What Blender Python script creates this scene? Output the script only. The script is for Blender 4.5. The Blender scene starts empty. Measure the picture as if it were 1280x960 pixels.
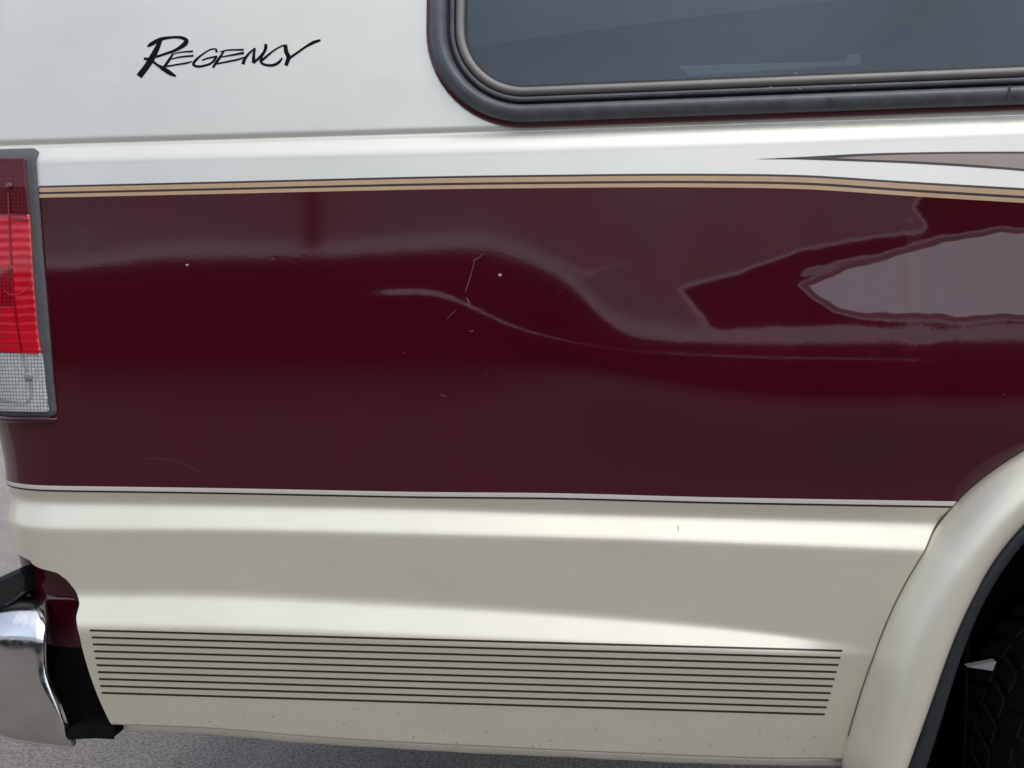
import bpy, bmesh, math, random
import numpy as np
from mathutils import Vector, Matrix

random.seed(4)
scene = bpy.context.scene
R_ = math.radians

# ------------------------------------------------------------------ camera
F = 1000.0                       # focal length in photo pixels (1280 wide)
YAW, PITCH = R_(6.0), R_(2.25)
DIST, ZC = 1.05, 0.875        # ZC: eye height over the datum the van is measured from
LIFT = 0.13                    # the datum stands this far above the ground
fwd = np.array([-math.sin(YAW) * math.cos(PITCH), math.cos(YAW) * math.cos(PITCH), -math.sin(PITCH)])
rgt = np.array([math.cos(YAW), math.sin(YAW), 0.0])
upv = np.cross(rgt, fwd)
CAM = np.array([DIST * math.sin(YAW), -DIST * math.cos(YAW), ZC])
cam_d = bpy.data.cameras.new('camera')
cam_d.sensor_width = 36.0
cam_d.lens = 36.0 * F / 1280.0
cam_d.clip_start, cam_d.clip_end = 0.02, 500
cam = bpy.data.objects.new('camera', cam_d)
scene.collection.objects.link(cam)
cam.matrix_world = Matrix(((rgt[0], upv[0], -fwd[0], CAM[0]), (rgt[1], upv[1], -fwd[1], CAM[1]),
                           (rgt[2], upv[2], -fwd[2], CAM[2] + LIFT), (0, 0, 0, 1)))
scene.camera = cam

# ------------------------------------------------------------------ sky, sun, exposure
SUN_EL, SUN_AZ = R_(64), R_(138)      # azimuth from +Y, clockwise seen from above
world = bpy.data.worlds.new('World')
scene.world = world
world.use_nodes = True
wn = world.node_tree
bg = wn.nodes['Background']
sky = wn.nodes.new('ShaderNodeTexSky')
sky.sky_type = 'NISHITA'
sky.sun_disc = False
sky.sun_elevation = SUN_EL
sky.sun_rotation = SUN_AZ
sky.air_density, sky.dust_density, sky.ozone_density = 1.1, 2.5, 1.5
hs = wn.nodes.new('ShaderNodeHueSaturation')      # overcast: nearly colourless
hs.inputs['Saturation'].default_value = 0.58
wn.links.new(sky.outputs[0], hs.inputs['Color'])
wtc = wn.nodes.new('ShaderNodeTexCoord')          # loose cloud cover
wno = wn.nodes.new('ShaderNodeTexNoise'); wno.inputs['Scale'].default_value = 2.6; wno.inputs['Detail'].default_value = 6; wno.inputs['Distortion'].default_value = 0.4
wmr = wn.nodes.new('ShaderNodeMapRange')
wmr.inputs['From Min'].default_value = 0.3; wmr.inputs['From Max'].default_value = 0.7
wmr.inputs['To Min'].default_value = 0.78; wmr.inputs['To Max'].default_value = 1.22
wmx = wn.nodes.new('ShaderNodeMix'); wmx.data_type = 'RGBA'; wmx.blend_type = 'MULTIPLY'; wmx.inputs[0].default_value = 1.0
wn.links.new(wtc.outputs['Generated'], wno.inputs['Vector']); wn.links.new(wno.outputs[0], wmr.inputs['Value'])
wn.links.new(hs.outputs[0], wmx.inputs[6]); wn.links.new(wmr.outputs[0], wmx.inputs[7])
wn.links.new(wmx.outputs[2], bg.inputs['Color'])
bg.inputs['Strength'].default_value = 0.12
sun_d = bpy.data.lights.new('sun', 'SUN')
sun_d.energy, sun_d.angle, sun_d.color = 0.5, R_(110), (1.0, 0.995, 0.985)
sun = bpy.data.objects.new('sun', sun_d)
scene.collection.objects.link(sun)
sdir = Vector((math.sin(SUN_AZ) * math.cos(SUN_EL), math.cos(SUN_AZ) * math.cos(SUN_EL), math.sin(SUN_EL)))
sun.rotation_euler = sdir.to_track_quat('Z', 'Y').to_euler()
scene.view_settings.view_transform = 'Standard'
scene.view_settings.look = 'None'
scene.view_settings.exposure = 0.82
scene.view_settings.gamma = 1.0

# ------------------------------------------------------------------ measuring helpers
def ray(px, py):
    px, py = np.asarray(px, float), np.asarray(py, float)
    u, v = (px - 640) / F, (480 - py) / F
    return fwd + u[..., None] * rgt + v[..., None] * upv

def P(px, py, o=0.0):
    """point of the plane Y = -o seen at photo pixel (px, py): X, Z"""
    d = ray(px, py)
    k = (-o - CAM[1]) / d[..., 1]
    return CAM[0] + k * d[..., 0], CAM[2] + k * d[..., 2]

def proj(p):
    q = np.asarray(p, float) - CAM
    w = q @ fwd
    return 640 + F * (q @ rgt) / w, 480 - F * (q @ upv) / w

def pchip(xs, ys):
    """smooth monotone curve through points, flat outside"""
    xs, ys = np.asarray(xs, float), np.asarray(ys, float)
    i = np.argsort(xs); xs, ys = xs[i], ys[i]
    h = np.diff(xs); dl = np.diff(ys) / h
    m = np.zeros_like(ys)
    for k in range(1, len(xs) - 1):
        m[k] = 0 if dl[k - 1] * dl[k] < 0 else (h[k - 1] * dl[k] + h[k] * dl[k - 1]) / (h[k - 1] + h[k])
    m[0], m[-1] = dl[0], dl[-1]
    def f(q):
        q = np.asarray(q, float)
        qc = np.clip(q, xs[0], xs[-1])
        k = np.clip(np.searchsorted(xs, qc, side='right') - 1, 0, len(xs) - 2)
        t = (qc - xs[k]) / h[k]
        return ((1 + 2 * t) * (1 - t) ** 2 * ys[k] + t * (1 - t) ** 2 * h[k] * m[k]
                + t * t * (3 - 2 * t) * ys[k + 1] + t * t * (t - 1) * h[k] * m[k + 1])
    return f

def zcurve(pts, o):
    x, z = P([p[0] for p in pts], [p[1] for p in pts], o)
    return pchip(x, z)

def sst(a, b, x):
    t = np.clip((x - a) / (b - a), 0, 1)
    return t * t * (3 - 2 * t)

# ------------------------------------------------------------------ the side of the van as one measured surface
# s runs along the side (= X), turns the rear corner on an arc, then runs along the rear; o is the outward relief
S0 = float(P(62, 560)[0])
RC = 0.155
O_UP = -0.016
zG = zcurve([(90, 175.5), (300, 169.5), (600, 161), (900, 151), (1280, 139)], 0.0)       # groove under the upper body
zSh = zcurve([(90, 205), (300, 200), (600, 193), (900, 184), (1280, 170)], 0.0)          # shoulder ends
zT = zcurve([(90, 233), (300, 228), (500, 223), (700, 220), (880, 219), (1005, 221), (1130, 229), (1280, 238)], 0.0)
zM = zcurve([(90, 607.5), (300, 610.5), (500, 614.5), (700, 616.5), (900, 621.5), (1190, 626)], -0.009)
zA0 = zcurve([(90, 630), (300, 633), (480, 636), (700, 643), (1150, 654)], -0.014)
zA1 = zcurve([(90, 662), (300, 663), (480, 667), (700, 672), (1150, 688)], 0.004)
zB0 = zcurve([(90, 742), (300, 744), (480, 753), (700, 767), (900, 783), (1050, 802), (1130, 812)], np.array([-0.006] * 4 + [-0.010] * 3))
zB1 = zcurve([(90, 786), (300, 789), (480, 795), (700, 802), (900, 809), (1050, 816), (1130, 822)], np.array([0.018, 0.016, 0.010, 0.002, -0.006, -0.010, -0.012]))
zS = zcurve([(90, 911), (250, 917), (400, 929), (640, 941), (1060, 956)], np.array([-0.012, -0.012, -0.014, -0.020, -0.036]))          # sill edge
x1150 = float(P(1110, 800)[0]); x300 = float(P(300, 800)[0])

# relief of the maroon panel, dents included: designed as the direction each point mirrors, then summed from the top down
E1 = 9.0
GS, GZ = 0.0025, 0.002
gx = np.arange(S0 - 0.01, 1.75, GS)
gz_top = 1.16
gz = np.arange(gz_top, 0.66, -GZ)
GX, GZZ = np.meshgrid(gx, gz, indexing='ij')

def poly_mask(px, py, poly, w):
    poly = np.array(poly, float)
    inside = np.zeros(px.shape, bool)
    dist = np.full(px.shape, 1e9)
    n = len(poly)
    for i in range(n):
        a, b = poly[i], poly[(i + 1) % n]
        cond = (a[1] > py) != (b[1] > py)
        with np.errstate(divide='ignore', invalid='ignore'):
            xi = (b[0] - a[0]) * (py - a[1]) / (b[1] - a[1]) + a[0]
        inside ^= cond & (px < xi)
        ab = b - a
        t = np.clip(((px - a[0]) * ab[0] + (py - a[1]) * ab[1]) / (ab @ ab), 0, 1)
        dist = np.minimum(dist, np.hypot(px - a[0] - t * ab[0], py - a[1] - t * ab[1]))
    sd = np.where(inside, dist, -dist)
    return sst(-w, w, sd)

pxs, pys = proj(np.stack([GX, np.zeros_like(GX), GZZ], -1))
pxc = np.clip(pxs, 90, 1300)
bnd = pchip([90, 180, 400, 560, 620, 660, 700, 725, 745, 765, 790, 830, 900, 1300],
            [330, 319, 311, 303, 308, 322, 343, 366, 390, 408, 421, 427, 428, 427])(pxc)
crs = pchip([400, 430, 520, 560, 590, 640, 700, 760, 900, 1190, 1300],
            [372, 370, 366, 372, 385, 408, 425, 436, 446, 455, 468])(pxc)
d = pys - bnd
rt = sst(600, 800, pxc)
Ld = 95 * (1 - rt) + 26 * rt
ER = np.where(d < 0, E1 + 6.5 * (1 - np.exp(np.minimum(d, 0) / 55)), E1 - np.minimum(np.maximum(d, 0) * (14.5 / np.maximum(450 + 50 * rt * sst(700, 1000, pxc) + 12 * rt - bnd, 20)), 14.5))
ER = ER - 0.075 * np.maximum(pys - 441, 0)
amp = sst(405, 500, pxc) * (1 - 0.12 * sst(680, 800, pxc)) * (1 - sst(1120, 1230, pxc))
wid = 8.0 - 4.2 * sst(600, 760, pxc)
ER = ER + np.maximum(0, E1 + 0.55 - ER) * amp * np.exp(-((pys - crs) / wid) ** 2)
isl = [(850, 362), (900, 345), (985, 318), (1060, 300), (1150, 287), (1132, 262), (1150, 238), (1420, 250), (1420, 420),
       (1280, 407), (1060, 409), (890, 411), (865, 388)]
lil = [(1004, 357), (1070, 333), (1170, 302), (1250, 290), (1420, 290), (1420, 392), (1190, 400), (1060, 395), (1040, 385)]
# hammered metal: nothing in the dented area is quite straight
wob = lambda a, b, p: np.sin(pxc / a + p) * np.sin(pys / b + 2.1 * p)
wx = 3.0 * wob(31, 19, 0.3) + 2.0 * wob(13, 11, 1.7) + 1.2 * wob(7, 6, 0.9)
wy = 2.6 * wob(37, 17, 2.2) + 1.6 * wob(15, 9, 0.5) + 0.9 * wob(6, 8, 1.3)
def near(pts, w):
    dd = np.full(pxc.shape, 1e9)
    for a, b in zip(pts[:-1], pts[1:]):
        a, b = np.array(a, float), np.array(b, float); ab = b - a
        t = np.clip(((pxc - a[0]) * ab[0] + (pys - a[1]) * ab[1]) / (ab @ ab), 0, 1)
        dd = np.minimum(dd, np.hypot(pxc + wx - a[0] - t * ab[0], pys + wy - a[1] - t * ab[1]))
    return np.exp(-(dd / w) ** 2)
ER = ER + 0.35 * wob(61, 43, 0.8) * (d < 30)
ER = ER + (10.0 - ER) * np.where(ER > 10, 0.95, 0) * near([(590, 288), (660, 312), (735, 343), (786, 331)], 8)
ER = ER + (10.2 - ER) * 0.9 * np.exp(-((pxc - 105) / 62) ** 2 - ((pys - 291) / 34) ** 2) * (d < 4)
ER = ER + (6.0 - ER) * poly_mask(pxc + wx, pys + wy, isl, 12)
ER = ER + (21.0 - ER) * poly_mask(pxc + wx * 1.3, pys + wy, lil, 10)
ER = ER + (11.5 - ER) * 0.9 * near([(1003, 342), (1040, 335), (1076, 326)], 4.5)
ER = ER + (10.3 - ER) * 0.85 * near([(1060, 421), (1150, 423), (1262, 419)], 4)
vr = np.stack([GX, np.zeros_like(GX), GZZ], -1) - CAM
el = np.degrees(np.arctan2(vr[..., 2], vr[..., 1]))
tau = np.tan(np.radians((ER - el) / 2))
ZT, ZM = zT(GX), zM(GX)
ZBk = P(np.full(GX.shape, 640.0), 455 + 50 * sst(640, 1000, pxc))[1]
act = (GZZ <= ZT)
o_m = np.cumsum(np.where(act, tau, 0) * GZ, axis=1)
iB = np.argmin(np.abs(GZZ - ZBk), axis=1)
ar = np.arange(len(gx))
oB, tB = o_m[ar, iB], np.clip(tau[ar, iB], -0.06, 0.03)
OM = -0.009
zbk, zmm = ZBk[:, 0], ZM[:, 0]
L = (zbk - zmm)[:, None]
q = np.clip((zbk[:, None] - GZZ) / L, 0, 1)
low = ((1 + 2 * q) * (1 - q) ** 2 * oB[:, None] + q * (1 - q) ** 2 * L * tB[:, None]
       + q * q * (3 - 2 * q) * OM + q * q * (q - 1) * L * (-0.05))
REL = np.where(GZZ < zbk[:, None], low, o_m)
# a little smoothing
for _ in range(2):
    REL[1:-1] = 0.25 * REL[:-2] + 0.5 * REL[1:-1] + 0.25 * REL[2:]
print('relief at break', oB.min(), oB.max(), 'top', REL[:, 0].max())

def relief(s, z):
    a = np.clip((s - gx[0]) / GS, 0, len(gx) - 1.001)
    b = np.clip((gz_top - z) / GZ, 0, len(gz) - 1.001)
    i, j = a.astype(int), b.astype(int)
    u, v = a - i, b - j
    return (REL[i, j] * (1 - u) * (1 - v) + REL[i + 1, j] * u * (1 - v) + REL[i, j + 1] * (1 - u) * v + REL[i + 1, j + 1] * u * v)

def lin_ramp(z, za, zb, w=0.22):
    u = (za - z) / (za - zb)
    # linear ramp 0..1 with rounded corners
    def sp(t): return np.where(t < -w, 0, np.where(t > w, t, (t + w) ** 2 / (4 * w)))
    return sp(u) - sp(u - 1)

lamp_mask_px = None
def relief_o(s, z):
    s, z = np.broadcast_arrays(np.asarray(s, float), np.asarray(z, float))
    g, sh, a0, a1, b0, b1, sl, m = zG(s), zSh(s), zA0(s), zA1(s), zB0(s), zB1(s), zS(s), zM(s)
    o = O_UP * np.ones(s.shape)
    o = o - np.clip(z - g, 0, None) * 0.075 - np.clip(z - g - 0.15, 0, None) ** 2 * 0.12
    o = o - 0.0035 * np.exp(-((z - g) / 0.0045) ** 2)
    u = np.clip((g - z) / (g - sh), 0, 1)
    o = o + (-O_UP) * (np.sin(u * math.pi / 2) * 0.75 + 0.25 * u * u * (3 - 2 * u))
    o = o + relief(s, z)
    o = o + 0.10 * np.clip(np.minimum(sh - z, sh - zT(s)), 0, None)
    # tuck under the maroon, then the two ledges of the cladding
    o = o - 0.006 * sst(0, 1, np.clip((m - z) / (m - a0), 0, 1))
    crn = 0.35 + 0.65 * sst(S0 - 0.17, S0 + 0.03, s)          # the ledges die away round the rear corner
    o = o + 0.0155 * crn * lin_ramp(z, a0, a1)
    fade = 1 - sst(x1150 - 0.14, x1150, s) * 0.97
    o = o - 0.10 * np.clip(a1 - z, 0, None)
    o = o + 0.60 * (b0 - b1) * fade * lin_ramp(z, b0, b1, 0.2)
    o = o - 0.09 * np.clip(b1 - z, 0, None)
    o = o - 0.030 * sst(0, 1, np.clip((sl + 0.010 - z) / 0.014, 0, 1)) ** 1.5
    return o

def S(s, z, extra=0.0):
    s, z = np.broadcast_arrays(np.asarray(s, float), np.asarray(z, float))
    o = relief_o(s, z) + extra
    s0 = S0 - 0.045 * sst(0.70, 0.93, z) - 0.03 * sst(1.10, 1.17, z)
    ph = np.clip((s0 - s) / RC, 0, math.pi / 2)
    rest = np.clip((s0 - s) - RC * math.pi / 2, 0, None)
    flat = np.clip(s - s0, 0, None)
    x = s0 + flat - (RC + o) * np.sin(ph)
    y = RC - (RC + o) * np.cos(ph) + rest
    return np.stack([x, y, z + 0 * s], -1)

def Nrm(s, z, e=0.0015):
    a = S(s + e, z) - S(s - e, z)
    b = S(s, z + e) - S(s, z - e)
    n = np.cross(a, b)
    return n / np.linalg.norm(n, axis=-1, keepdims=True)

def SN(s, z, lift=0.0):
    return S(s, z) + Nrm(s, z) * np.asarray(lift)[..., None] if np.ndim(lift) else S(s, z) + Nrm(s, z) * lift

def inv(px, py, lift=0.0):
    """(s, z) of the van surface seen at photo pixels"""
    px, py = np.atleast_1d(np.asarray(px, float)), np.atleast_1d(np.asarray(py, float))
    s, z = P(px, py)
    e = 1e-3
    for _ in range(13):
        a, b = proj(S(s, z, lift)); a1, b1 = proj(S(s + e, z, lift)); a2, b2 = proj(S(s, z + e, lift))
        j11, j12, j21, j22 = (a1 - a) / e, (a2 - a) / e, (b1 - b) / e, (b2 - b) / e
        det = j11 * j22 - j12 * j21
        det = np.where(np.abs(det) < 2e4, np.sign(det + 1e-9) * 2e4, det)
        ex, ey = px - a, py - b
        ds, dz = (ex * j22 - ey * j12) / det, (j11 * ey - j21 * ex) / det
        s = s + np.clip(ds, -0.02, 0.02); z = z + np.clip(dz, -0.02, 0.02)
    return s, z

# ------------------------------------------------------------------ materials
def mat(name):
    m = bpy.data.materials.new(name); m.use_nodes = True
    nt = m.node_tree
    return m, nt, nt.nodes['Principled BSDF']

def setp(b, **k):
    for key, v in k.items():
        b.inputs[key.replace('_', ' ')].default_value = v

def noise(nt, scale, detail=4, rough=0.5, coord='Object', dist=0.0, vscale=None):
    tc = nt.nodes.new('ShaderNodeTexCoord')
    n = nt.nodes.new('ShaderNodeTexNoise')
    n.inputs['Scale'].default_value = scale; n.inputs['Detail'].default_value = detail
    n.inputs['Roughness'].default_value = rough; n.inputs['Distortion'].default_value = dist
    if vscale:
        mp = nt.nodes.new('ShaderNodeMapping'); mp.inputs['Scale'].default_value = vscale
        nt.links.new(tc.outputs[coord], mp.inputs[0]); nt.links.new(mp.outputs[0], n.inputs['Vector'])
    else:
        nt.links.new(tc.outputs[coord], n.inputs['Vector'])
    return n

def ramp(nt, src, stops):
    r = nt.nodes.new('ShaderNodeValToRGB')
    e = r.color_ramp.elements
    while len(e) < len(stops): e.new(0.5)
    for k, (p, c) in enumerate(stops):
        e[k].position = p
        e[k].color = (c, c, c, 1) if np.isscalar(c) else (*c, 1)
    nt.links.new(src, r.inputs[0])
    return r

def bump(nt, b, src, strength, dist=0.001, inp='Normal'):
    bp = nt.nodes.new('ShaderNodeBump')
    bp.inputs['Strength'].default_value = strength; bp.inputs['Distance'].default_value = dist
    nt.links.new(src, bp.inputs['Height']); nt.links.new(bp.outputs[0], b.inputs[inp])
    return bp

M = {}
def plain(key, col, rough=0.5, metal=0.0, coat=0.0, var=0.12, nscale=60, bmp=0.0):
    m, nt, b = mat(key)
    setp(b, Roughness=rough, Metallic=metal, Coat_Weight=coat, Coat_Roughness=0.05)
    if rough > 0.9: setp(b, Specular_IOR_Level=0.1)
    n = noise(nt, nscale, 5)
    lo = tuple(c * (1 - var) for c in col); hi = tuple(min(1, c * (1 + var)) for c in col)
    r = ramp(nt, n.outputs[0], [(0.3, lo), (0.7, hi)])
    nt.links.new(r.outputs[0], b.inputs['Base Color'])
    if bmp: bump(nt, b, n.outputs[0], bmp)
    M[key] = m
    return m, nt, b

# maroon clear coat with orange peel and dust
m, nt, b = plain('maroon_paint', (0.062, 0.0028, 0.0086), 0.5, 0.0, 1.0, 0.06, 8)
setp(b, Coat_IOR=1.63, Coat_Roughness=0.065, Specular_IOR_Level=0.0)
op = noise(nt, 240, 2, 0.5)
bump(nt, b, op.outputs[0], 0.028, 0.001, 'Coat Normal')
# pearl white
def pearl(key, col):
    m, nt, b = plain(key, col, 0.42, 0.40, 0.7, 0.018, 5)
    setp(b, Coat_IOR=1.5, Coat_Roughness=0.06, Specular_IOR_Level=0.4)
    op = noise(nt, 420, 2, 0.5)
    bump(nt, b, op.outputs[0], 0.05, 0.001)
    # sparse road grime freckles
    base = b.inputs['Base Color'].links[0].from_socket
    g = noise(nt, 38, 6, 0.65)
    r = ramp(nt, g.outputs[0], [(0.70, 0.0), (0.80, 0.5)])
    mx = nt.nodes.new('ShaderNodeMix'); mx.data_type = 'RGBA'
    nt.links.new(r.outputs[0], mx.inputs[0]); nt.links.new(base, mx.inputs[6])
    mx.inputs[7].default_value = (col[0] * 0.82, col[1] * 0.80, col[2] * 0.74, 1)
    # road spray: fine brown specks, denser low down
    tc = nt.nodes.new('ShaderNodeTexCoord'); sp_ = nt.nodes.new('ShaderNodeSeparateXYZ')
    nt.links.new(tc.outputs['Object'], sp_.inputs[0])
    mr = nt.nodes.new('ShaderNodeMapRange')
    mr.inputs['From Min'].default_value = 0.62; mr.inputs['From Max'].default_value = 0.30
    mr.inputs['To Min'].default_value = 0.0; mr.inputs['To Max'].default_value = 0.13
    nt.links.new(sp_.outputs['Z'], mr.inputs['Value'])
    g2 = noise(nt, 210, 5, 0.7); g3 = noise(nt, 9, 5, 0.6, vscale=(1, 1, 2.2))
    a2 = nt.nodes.new('ShaderNodeMath'); a2.operation = 'ADD'
    nt.links.new(g2.outputs[0], a2.inputs[0]); nt.links.new(mr.outputs[0], a2.inputs[1])
    r2 = ramp(nt, a2.outputs[0], [(0.70, 0.0), (0.84, 0.6)])
    r3 = ramp(nt, g3.outputs[0], [(0.35, 0.0), (0.75, 0.10)])
    mx3 = nt.nodes.new('ShaderNodeMix'); mx3.data_type = 'RGBA'
    nt.links.new(r2.outputs[0], mx3.inputs[0]); nt.links.new(mx.outputs[2], mx3.inputs[6]); mx3.inputs[7].default_value = (0.30, 0.25, 0.19, 1)
    mx4 = nt.nodes.new('ShaderNodeMix'); mx4.data_type = 'RGBA'
    nt.links.new(r3.outputs[0], mx4.inputs[0]); nt.links.new(mx3.outputs[2], mx4.inputs[6]); mx4.inputs[7].default_value = (0.46, 0.41, 0.33, 1)
    nt.links.new(mx4.outputs[2], b.inputs['Base Color'])
pearl('pearl_white', (0.788, 0.782, 0.698))
pearl('pearl_cream', (0.845, 0.806, 0.655))
plain('tan_vinyl', (0.60, 0.40, 0.235), 0.4, 0, 0.3, 0.05)
plain('taupe_vinyl', (0.36, 0.275, 0.235), 0.4, 0, 0.3, 0.05)
plain('dark_brown_vinyl', (0.035, 0.016, 0.014), 0.4, 0, 0.3, 0.05)
plain('black_vinyl', (0.016, 0.014, 0.014), 0.45, 0, 0.2, 0.05)
plain('cream_vinyl', (0.72, 0.69, 0.62), 0.4, 0, 0.3, 0.03)
plain('letter_vinyl', (0.007, 0.010, 0.011), 0.95, 0, 0.0, 0.1)
plain('scratch_primer', (0.14, 0.055, 0.065), 0.7, 0, 0, 0.3, 900)
plain('scratch_faint', (0.075, 0.02, 0.024), 0.6, 0, 0, 0.3, 900)
plain('chip_white', (0.5, 0.38, 0.40), 0.6, 0, 0, 0.1)
plain('window_rubber', (0.09, 0.097, 0.11), 0.42, 0.0, 0.0, 0.22, 45, 0.08)
plain('window_rubber_black', (0.008, 0.008, 0.010), 0.6, 0, 0, 0.2)
plain('anodised_bead', (0.225, 0.212, 0.195), 0.5, 0.3, 0, 0.08, 40)
plain('lamp_gasket', (0.085, 0.09, 0.092), 0.6, 0, 0, 0.18, 120, 0.2)
plain('arch_rubber', (0.022, 0.024, 0.03), 0.5, 0, 0, 0.2, 90, 0.15)
plain('tyre_rubber', (0.020, 0.020, 0.022), 0.7, 0, 0, 0.35, 60, 0.3)
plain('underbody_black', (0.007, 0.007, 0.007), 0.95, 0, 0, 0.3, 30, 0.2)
plain('black_plastic', (0.014, 0.014, 0.017), 0.3, 0, 0.3, 0.1)
plain('steel', (0.45, 0.44, 0.42), 0.4, 0.9, 0, 0.15, 120, 0.1)
plain('cabin_fabric', (0.10, 0.11, 0.125), 0.9, 0, 0, 0.15, 25)
plain('blind_fabric', (0.42, 0.44, 0.46), 0.9, 0, 0, 0.1, 60)
plain('grey_card', (0.85, 0.9, 0.86), 0.8, 0, 0, 0.15, 160)
# chrome, pitted
m, nt, b = plain('chrome', (0.86, 0.855, 0.85), 0.12, 1.0, 0, 0.10, 16)
n = noise(nt, 22, 3, 0.5)
bump(nt, b, n.outputs[0], 0.16, 0.004)
n2 = noise(nt, 90, 6, 0.7)
r = ramp(nt, n2.outputs[0], [(0.35, 0.08), (0.75, 0.28)])
nt.links.new(r.outputs[0], b.inputs['Roughness'])
# lamp lenses: moulded grid
def lens(key, col, grid, rough=0.12, coat=1.0):
    m, nt, b = mat(key)
    setp(b, Roughness=rough, Coat_Weight=coat, Coat_Roughness=0.03, Specular_IOR_Level=0.5 * coat)
    uv = nt.nodes.new('ShaderNodeUVMap'); uv.uv_map = 'UVMap'
    br = nt.nodes.new('ShaderNodeTexBrick')
    br.offset = 0.0
    br.inputs['Scale'].default_value = 1.0
    br.inputs['Brick Width'].default_value = grid; br.inputs['Row Height'].default_value = grid
    br.inputs['Mortar Size'].default_value = grid * 0.16; br.inputs['Mortar Smooth'].default_value = 0.6
    br.inputs['Color1'].default_value = (*col, 1)
    br.inputs['Color2'].default_value = (col[0] * 0.8, col[1] * 0.8, col[2] * 0.8, 1)
    br.inputs['Mortar'].default_value = (col[0] * 0.32, col[1] * 0.32, col[2] * 0.32, 1)
    nt.links.new(uv.outputs[0], br.inputs['Vector'])
    nt.links.new(br.outputs['Color'], b.inputs['Base Color'])
    bump(nt, b, br.outputs['Fac'], -0.6, 0.001)
    M[key] = m
lens('lens_dark_red', (0.15, 0.003, 0.012), 0.0054, coat=0.35)
lens('lens_mid_red', (0.42, 0.006, 0.022), 0.0054)
lens('lens_clear', (0.70, 0.72, 0.72), 0.0050)
m, nt, b = plain('lens_red', (0.62, 0.004, 0.020), 0.15, 0, 1.0, 0.16, 14)
wv = nt.nodes.new('ShaderNodeTexWave'); wv.wave_type = 'BANDS'; wv.bands_direction = 'Z'
wv.inputs['Scale'].default_value = 26; wv.inputs['Distortion'].default_value = 1.5
tc = nt.nodes.new('ShaderNodeTexCoord'); nt.links.new(tc.outputs['Object'], wv.inputs['Vector'])
bump(nt, b, wv.outputs[0], 0.2, 0.002)
plain('lens_ridge', (0.26, 0.006, 0.016), 0.2, 0, 1.0, 0.2)
plain('lens_ridge_clear', (0.36, 0.37, 0.37), 0.2, 0, 1.0, 0.2)
# tinted window glass: tinted see-through with a mirror coat by Fresnel, thinly dusty
m, nt, b = mat('tinted_glass')
tr = nt.nodes.new('ShaderNodeBsdfTransparent'); tr.inputs[0].default_value = (0.40, 0.45, 0.50, 1)
gl = nt.nodes.new('ShaderNodeBsdfGlossy'); gl.inputs['Roughness'].default_value = 0.04; gl.inputs['Color'].default_value = (0.76, 0.88, 1.0, 1)
fr = nt.nodes.new('ShaderNodeFresnel'); fr.inputs['IOR'].default_value = 1.68
df = nt.nodes.new('ShaderNodeBsdfDiffuse'); df.inputs[0].default_value = (0.5, 0.5, 0.48, 1)
m1 = nt.nodes.new('ShaderNodeMixShader'); m2 = nt.nodes.new('ShaderNodeMixShader')
dn = noise(nt, 9, 7, 0.65)
r = ramp(nt, dn.outputs[0], [(0.3, 0.012), (0.8, 0.035)])
nt.links.new(r.outputs[0], m1.inputs[0]); nt.links.new(tr.outputs[0], m1.inputs[1]); nt.links.new(df.outputs[0], m1.inputs[2])
nt.links.new(fr.outputs[0], m2.inputs[0]); nt.links.new(m1.outputs[0], m2.inputs[1]); nt.links.new(gl.outputs[0], m2.inputs[2])
nt.links.new(m2.outputs[0], nt.nodes['Material Output'].inputs['Surface'])
nt.nodes.remove(b)
M['tinted_glass'] = m
# ground: worn concrete / old asphalt
m, nt, b = mat('ground_asphalt')
setp(b, Roughness=0.85)
n1 = noise(nt, 1.3, 8, 0.62); n2 = noise(nt, 140, 4, 0.6); n3 = noise(nt, 5.5, 8, 0.7, dist=0.6)
r1 = ramp(nt, n1.outputs[0], [(0.3, (0.25, 0.215, 0.19)), (0.7, (0.35, 0.305, 0.27))])
r2 = ramp(nt, n2.outputs[0], [(0.34, 0.45), (0.66, 1.35)])
r3 = ramp(nt, n3.outputs[0], [(0.30, 0.35), (0.37, 1.0)])
mx = nt.nodes.new('ShaderNodeMix'); mx.data_type = 'RGBA'; mx.blend_type = 'MULTIPLY'; mx.inputs[0].default_value = 1
nt.links.new(r1.outputs[0], mx.inputs[6]); nt.links.new(r2.outputs[0], mx.inputs[7])
mx2 = nt.nodes.new('ShaderNodeMix'); mx2.data_type = 'RGBA'; mx2.blend_type = 'MULTIPLY'; mx2.inputs[0].default_value = 0.58
nt.links.new(mx.outputs[2], mx2.inputs[6]); nt.links.new(r3.outputs[0], mx2.inputs[7])
nt.links.new(mx2.outputs[2], b.inputs['Base Color'])
bump(nt, b, n2.outputs[0], 0.6, 0.004)
M['ground_asphalt'] = m
plain('stucco', (0.66, 0.63, 0.64), 0.9, 0, 0, 0.12, 3)
plain('pale_reflector', (0.93, 0.93, 0.92), 0.8, 0, 0, 0.08, 3)
plain('hedge_leaf', (0.010, 0.012, 0.007), 0.8, 0, 0, 0.5, 4)
m, nt, b = mat('foot_shade')      # hedge-foot shade put into the colour, fading away from the hedge
setp(b, Roughness=0.95, Specular_IOR_Level=0.1)
tc = nt.nodes.new('ShaderNodeTexCoord'); sp_ = nt.nodes.new('ShaderNodeSeparateXYZ')
nt.links.new(tc.outputs['Object'], sp_.inputs[0])
mr = nt.nodes.new('ShaderNodeMapRange'); mr.inputs['From Min'].default_value = -9.0; mr.inputs['From Max'].default_value = -4.6
nt.links.new(sp_.outputs['Y'], mr.inputs['Value'])
nn = noise(nt, 3.0, 8, 0.7)
ad = nt.nodes.new('ShaderNodeMath'); ad.operation = 'ADD'
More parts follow.
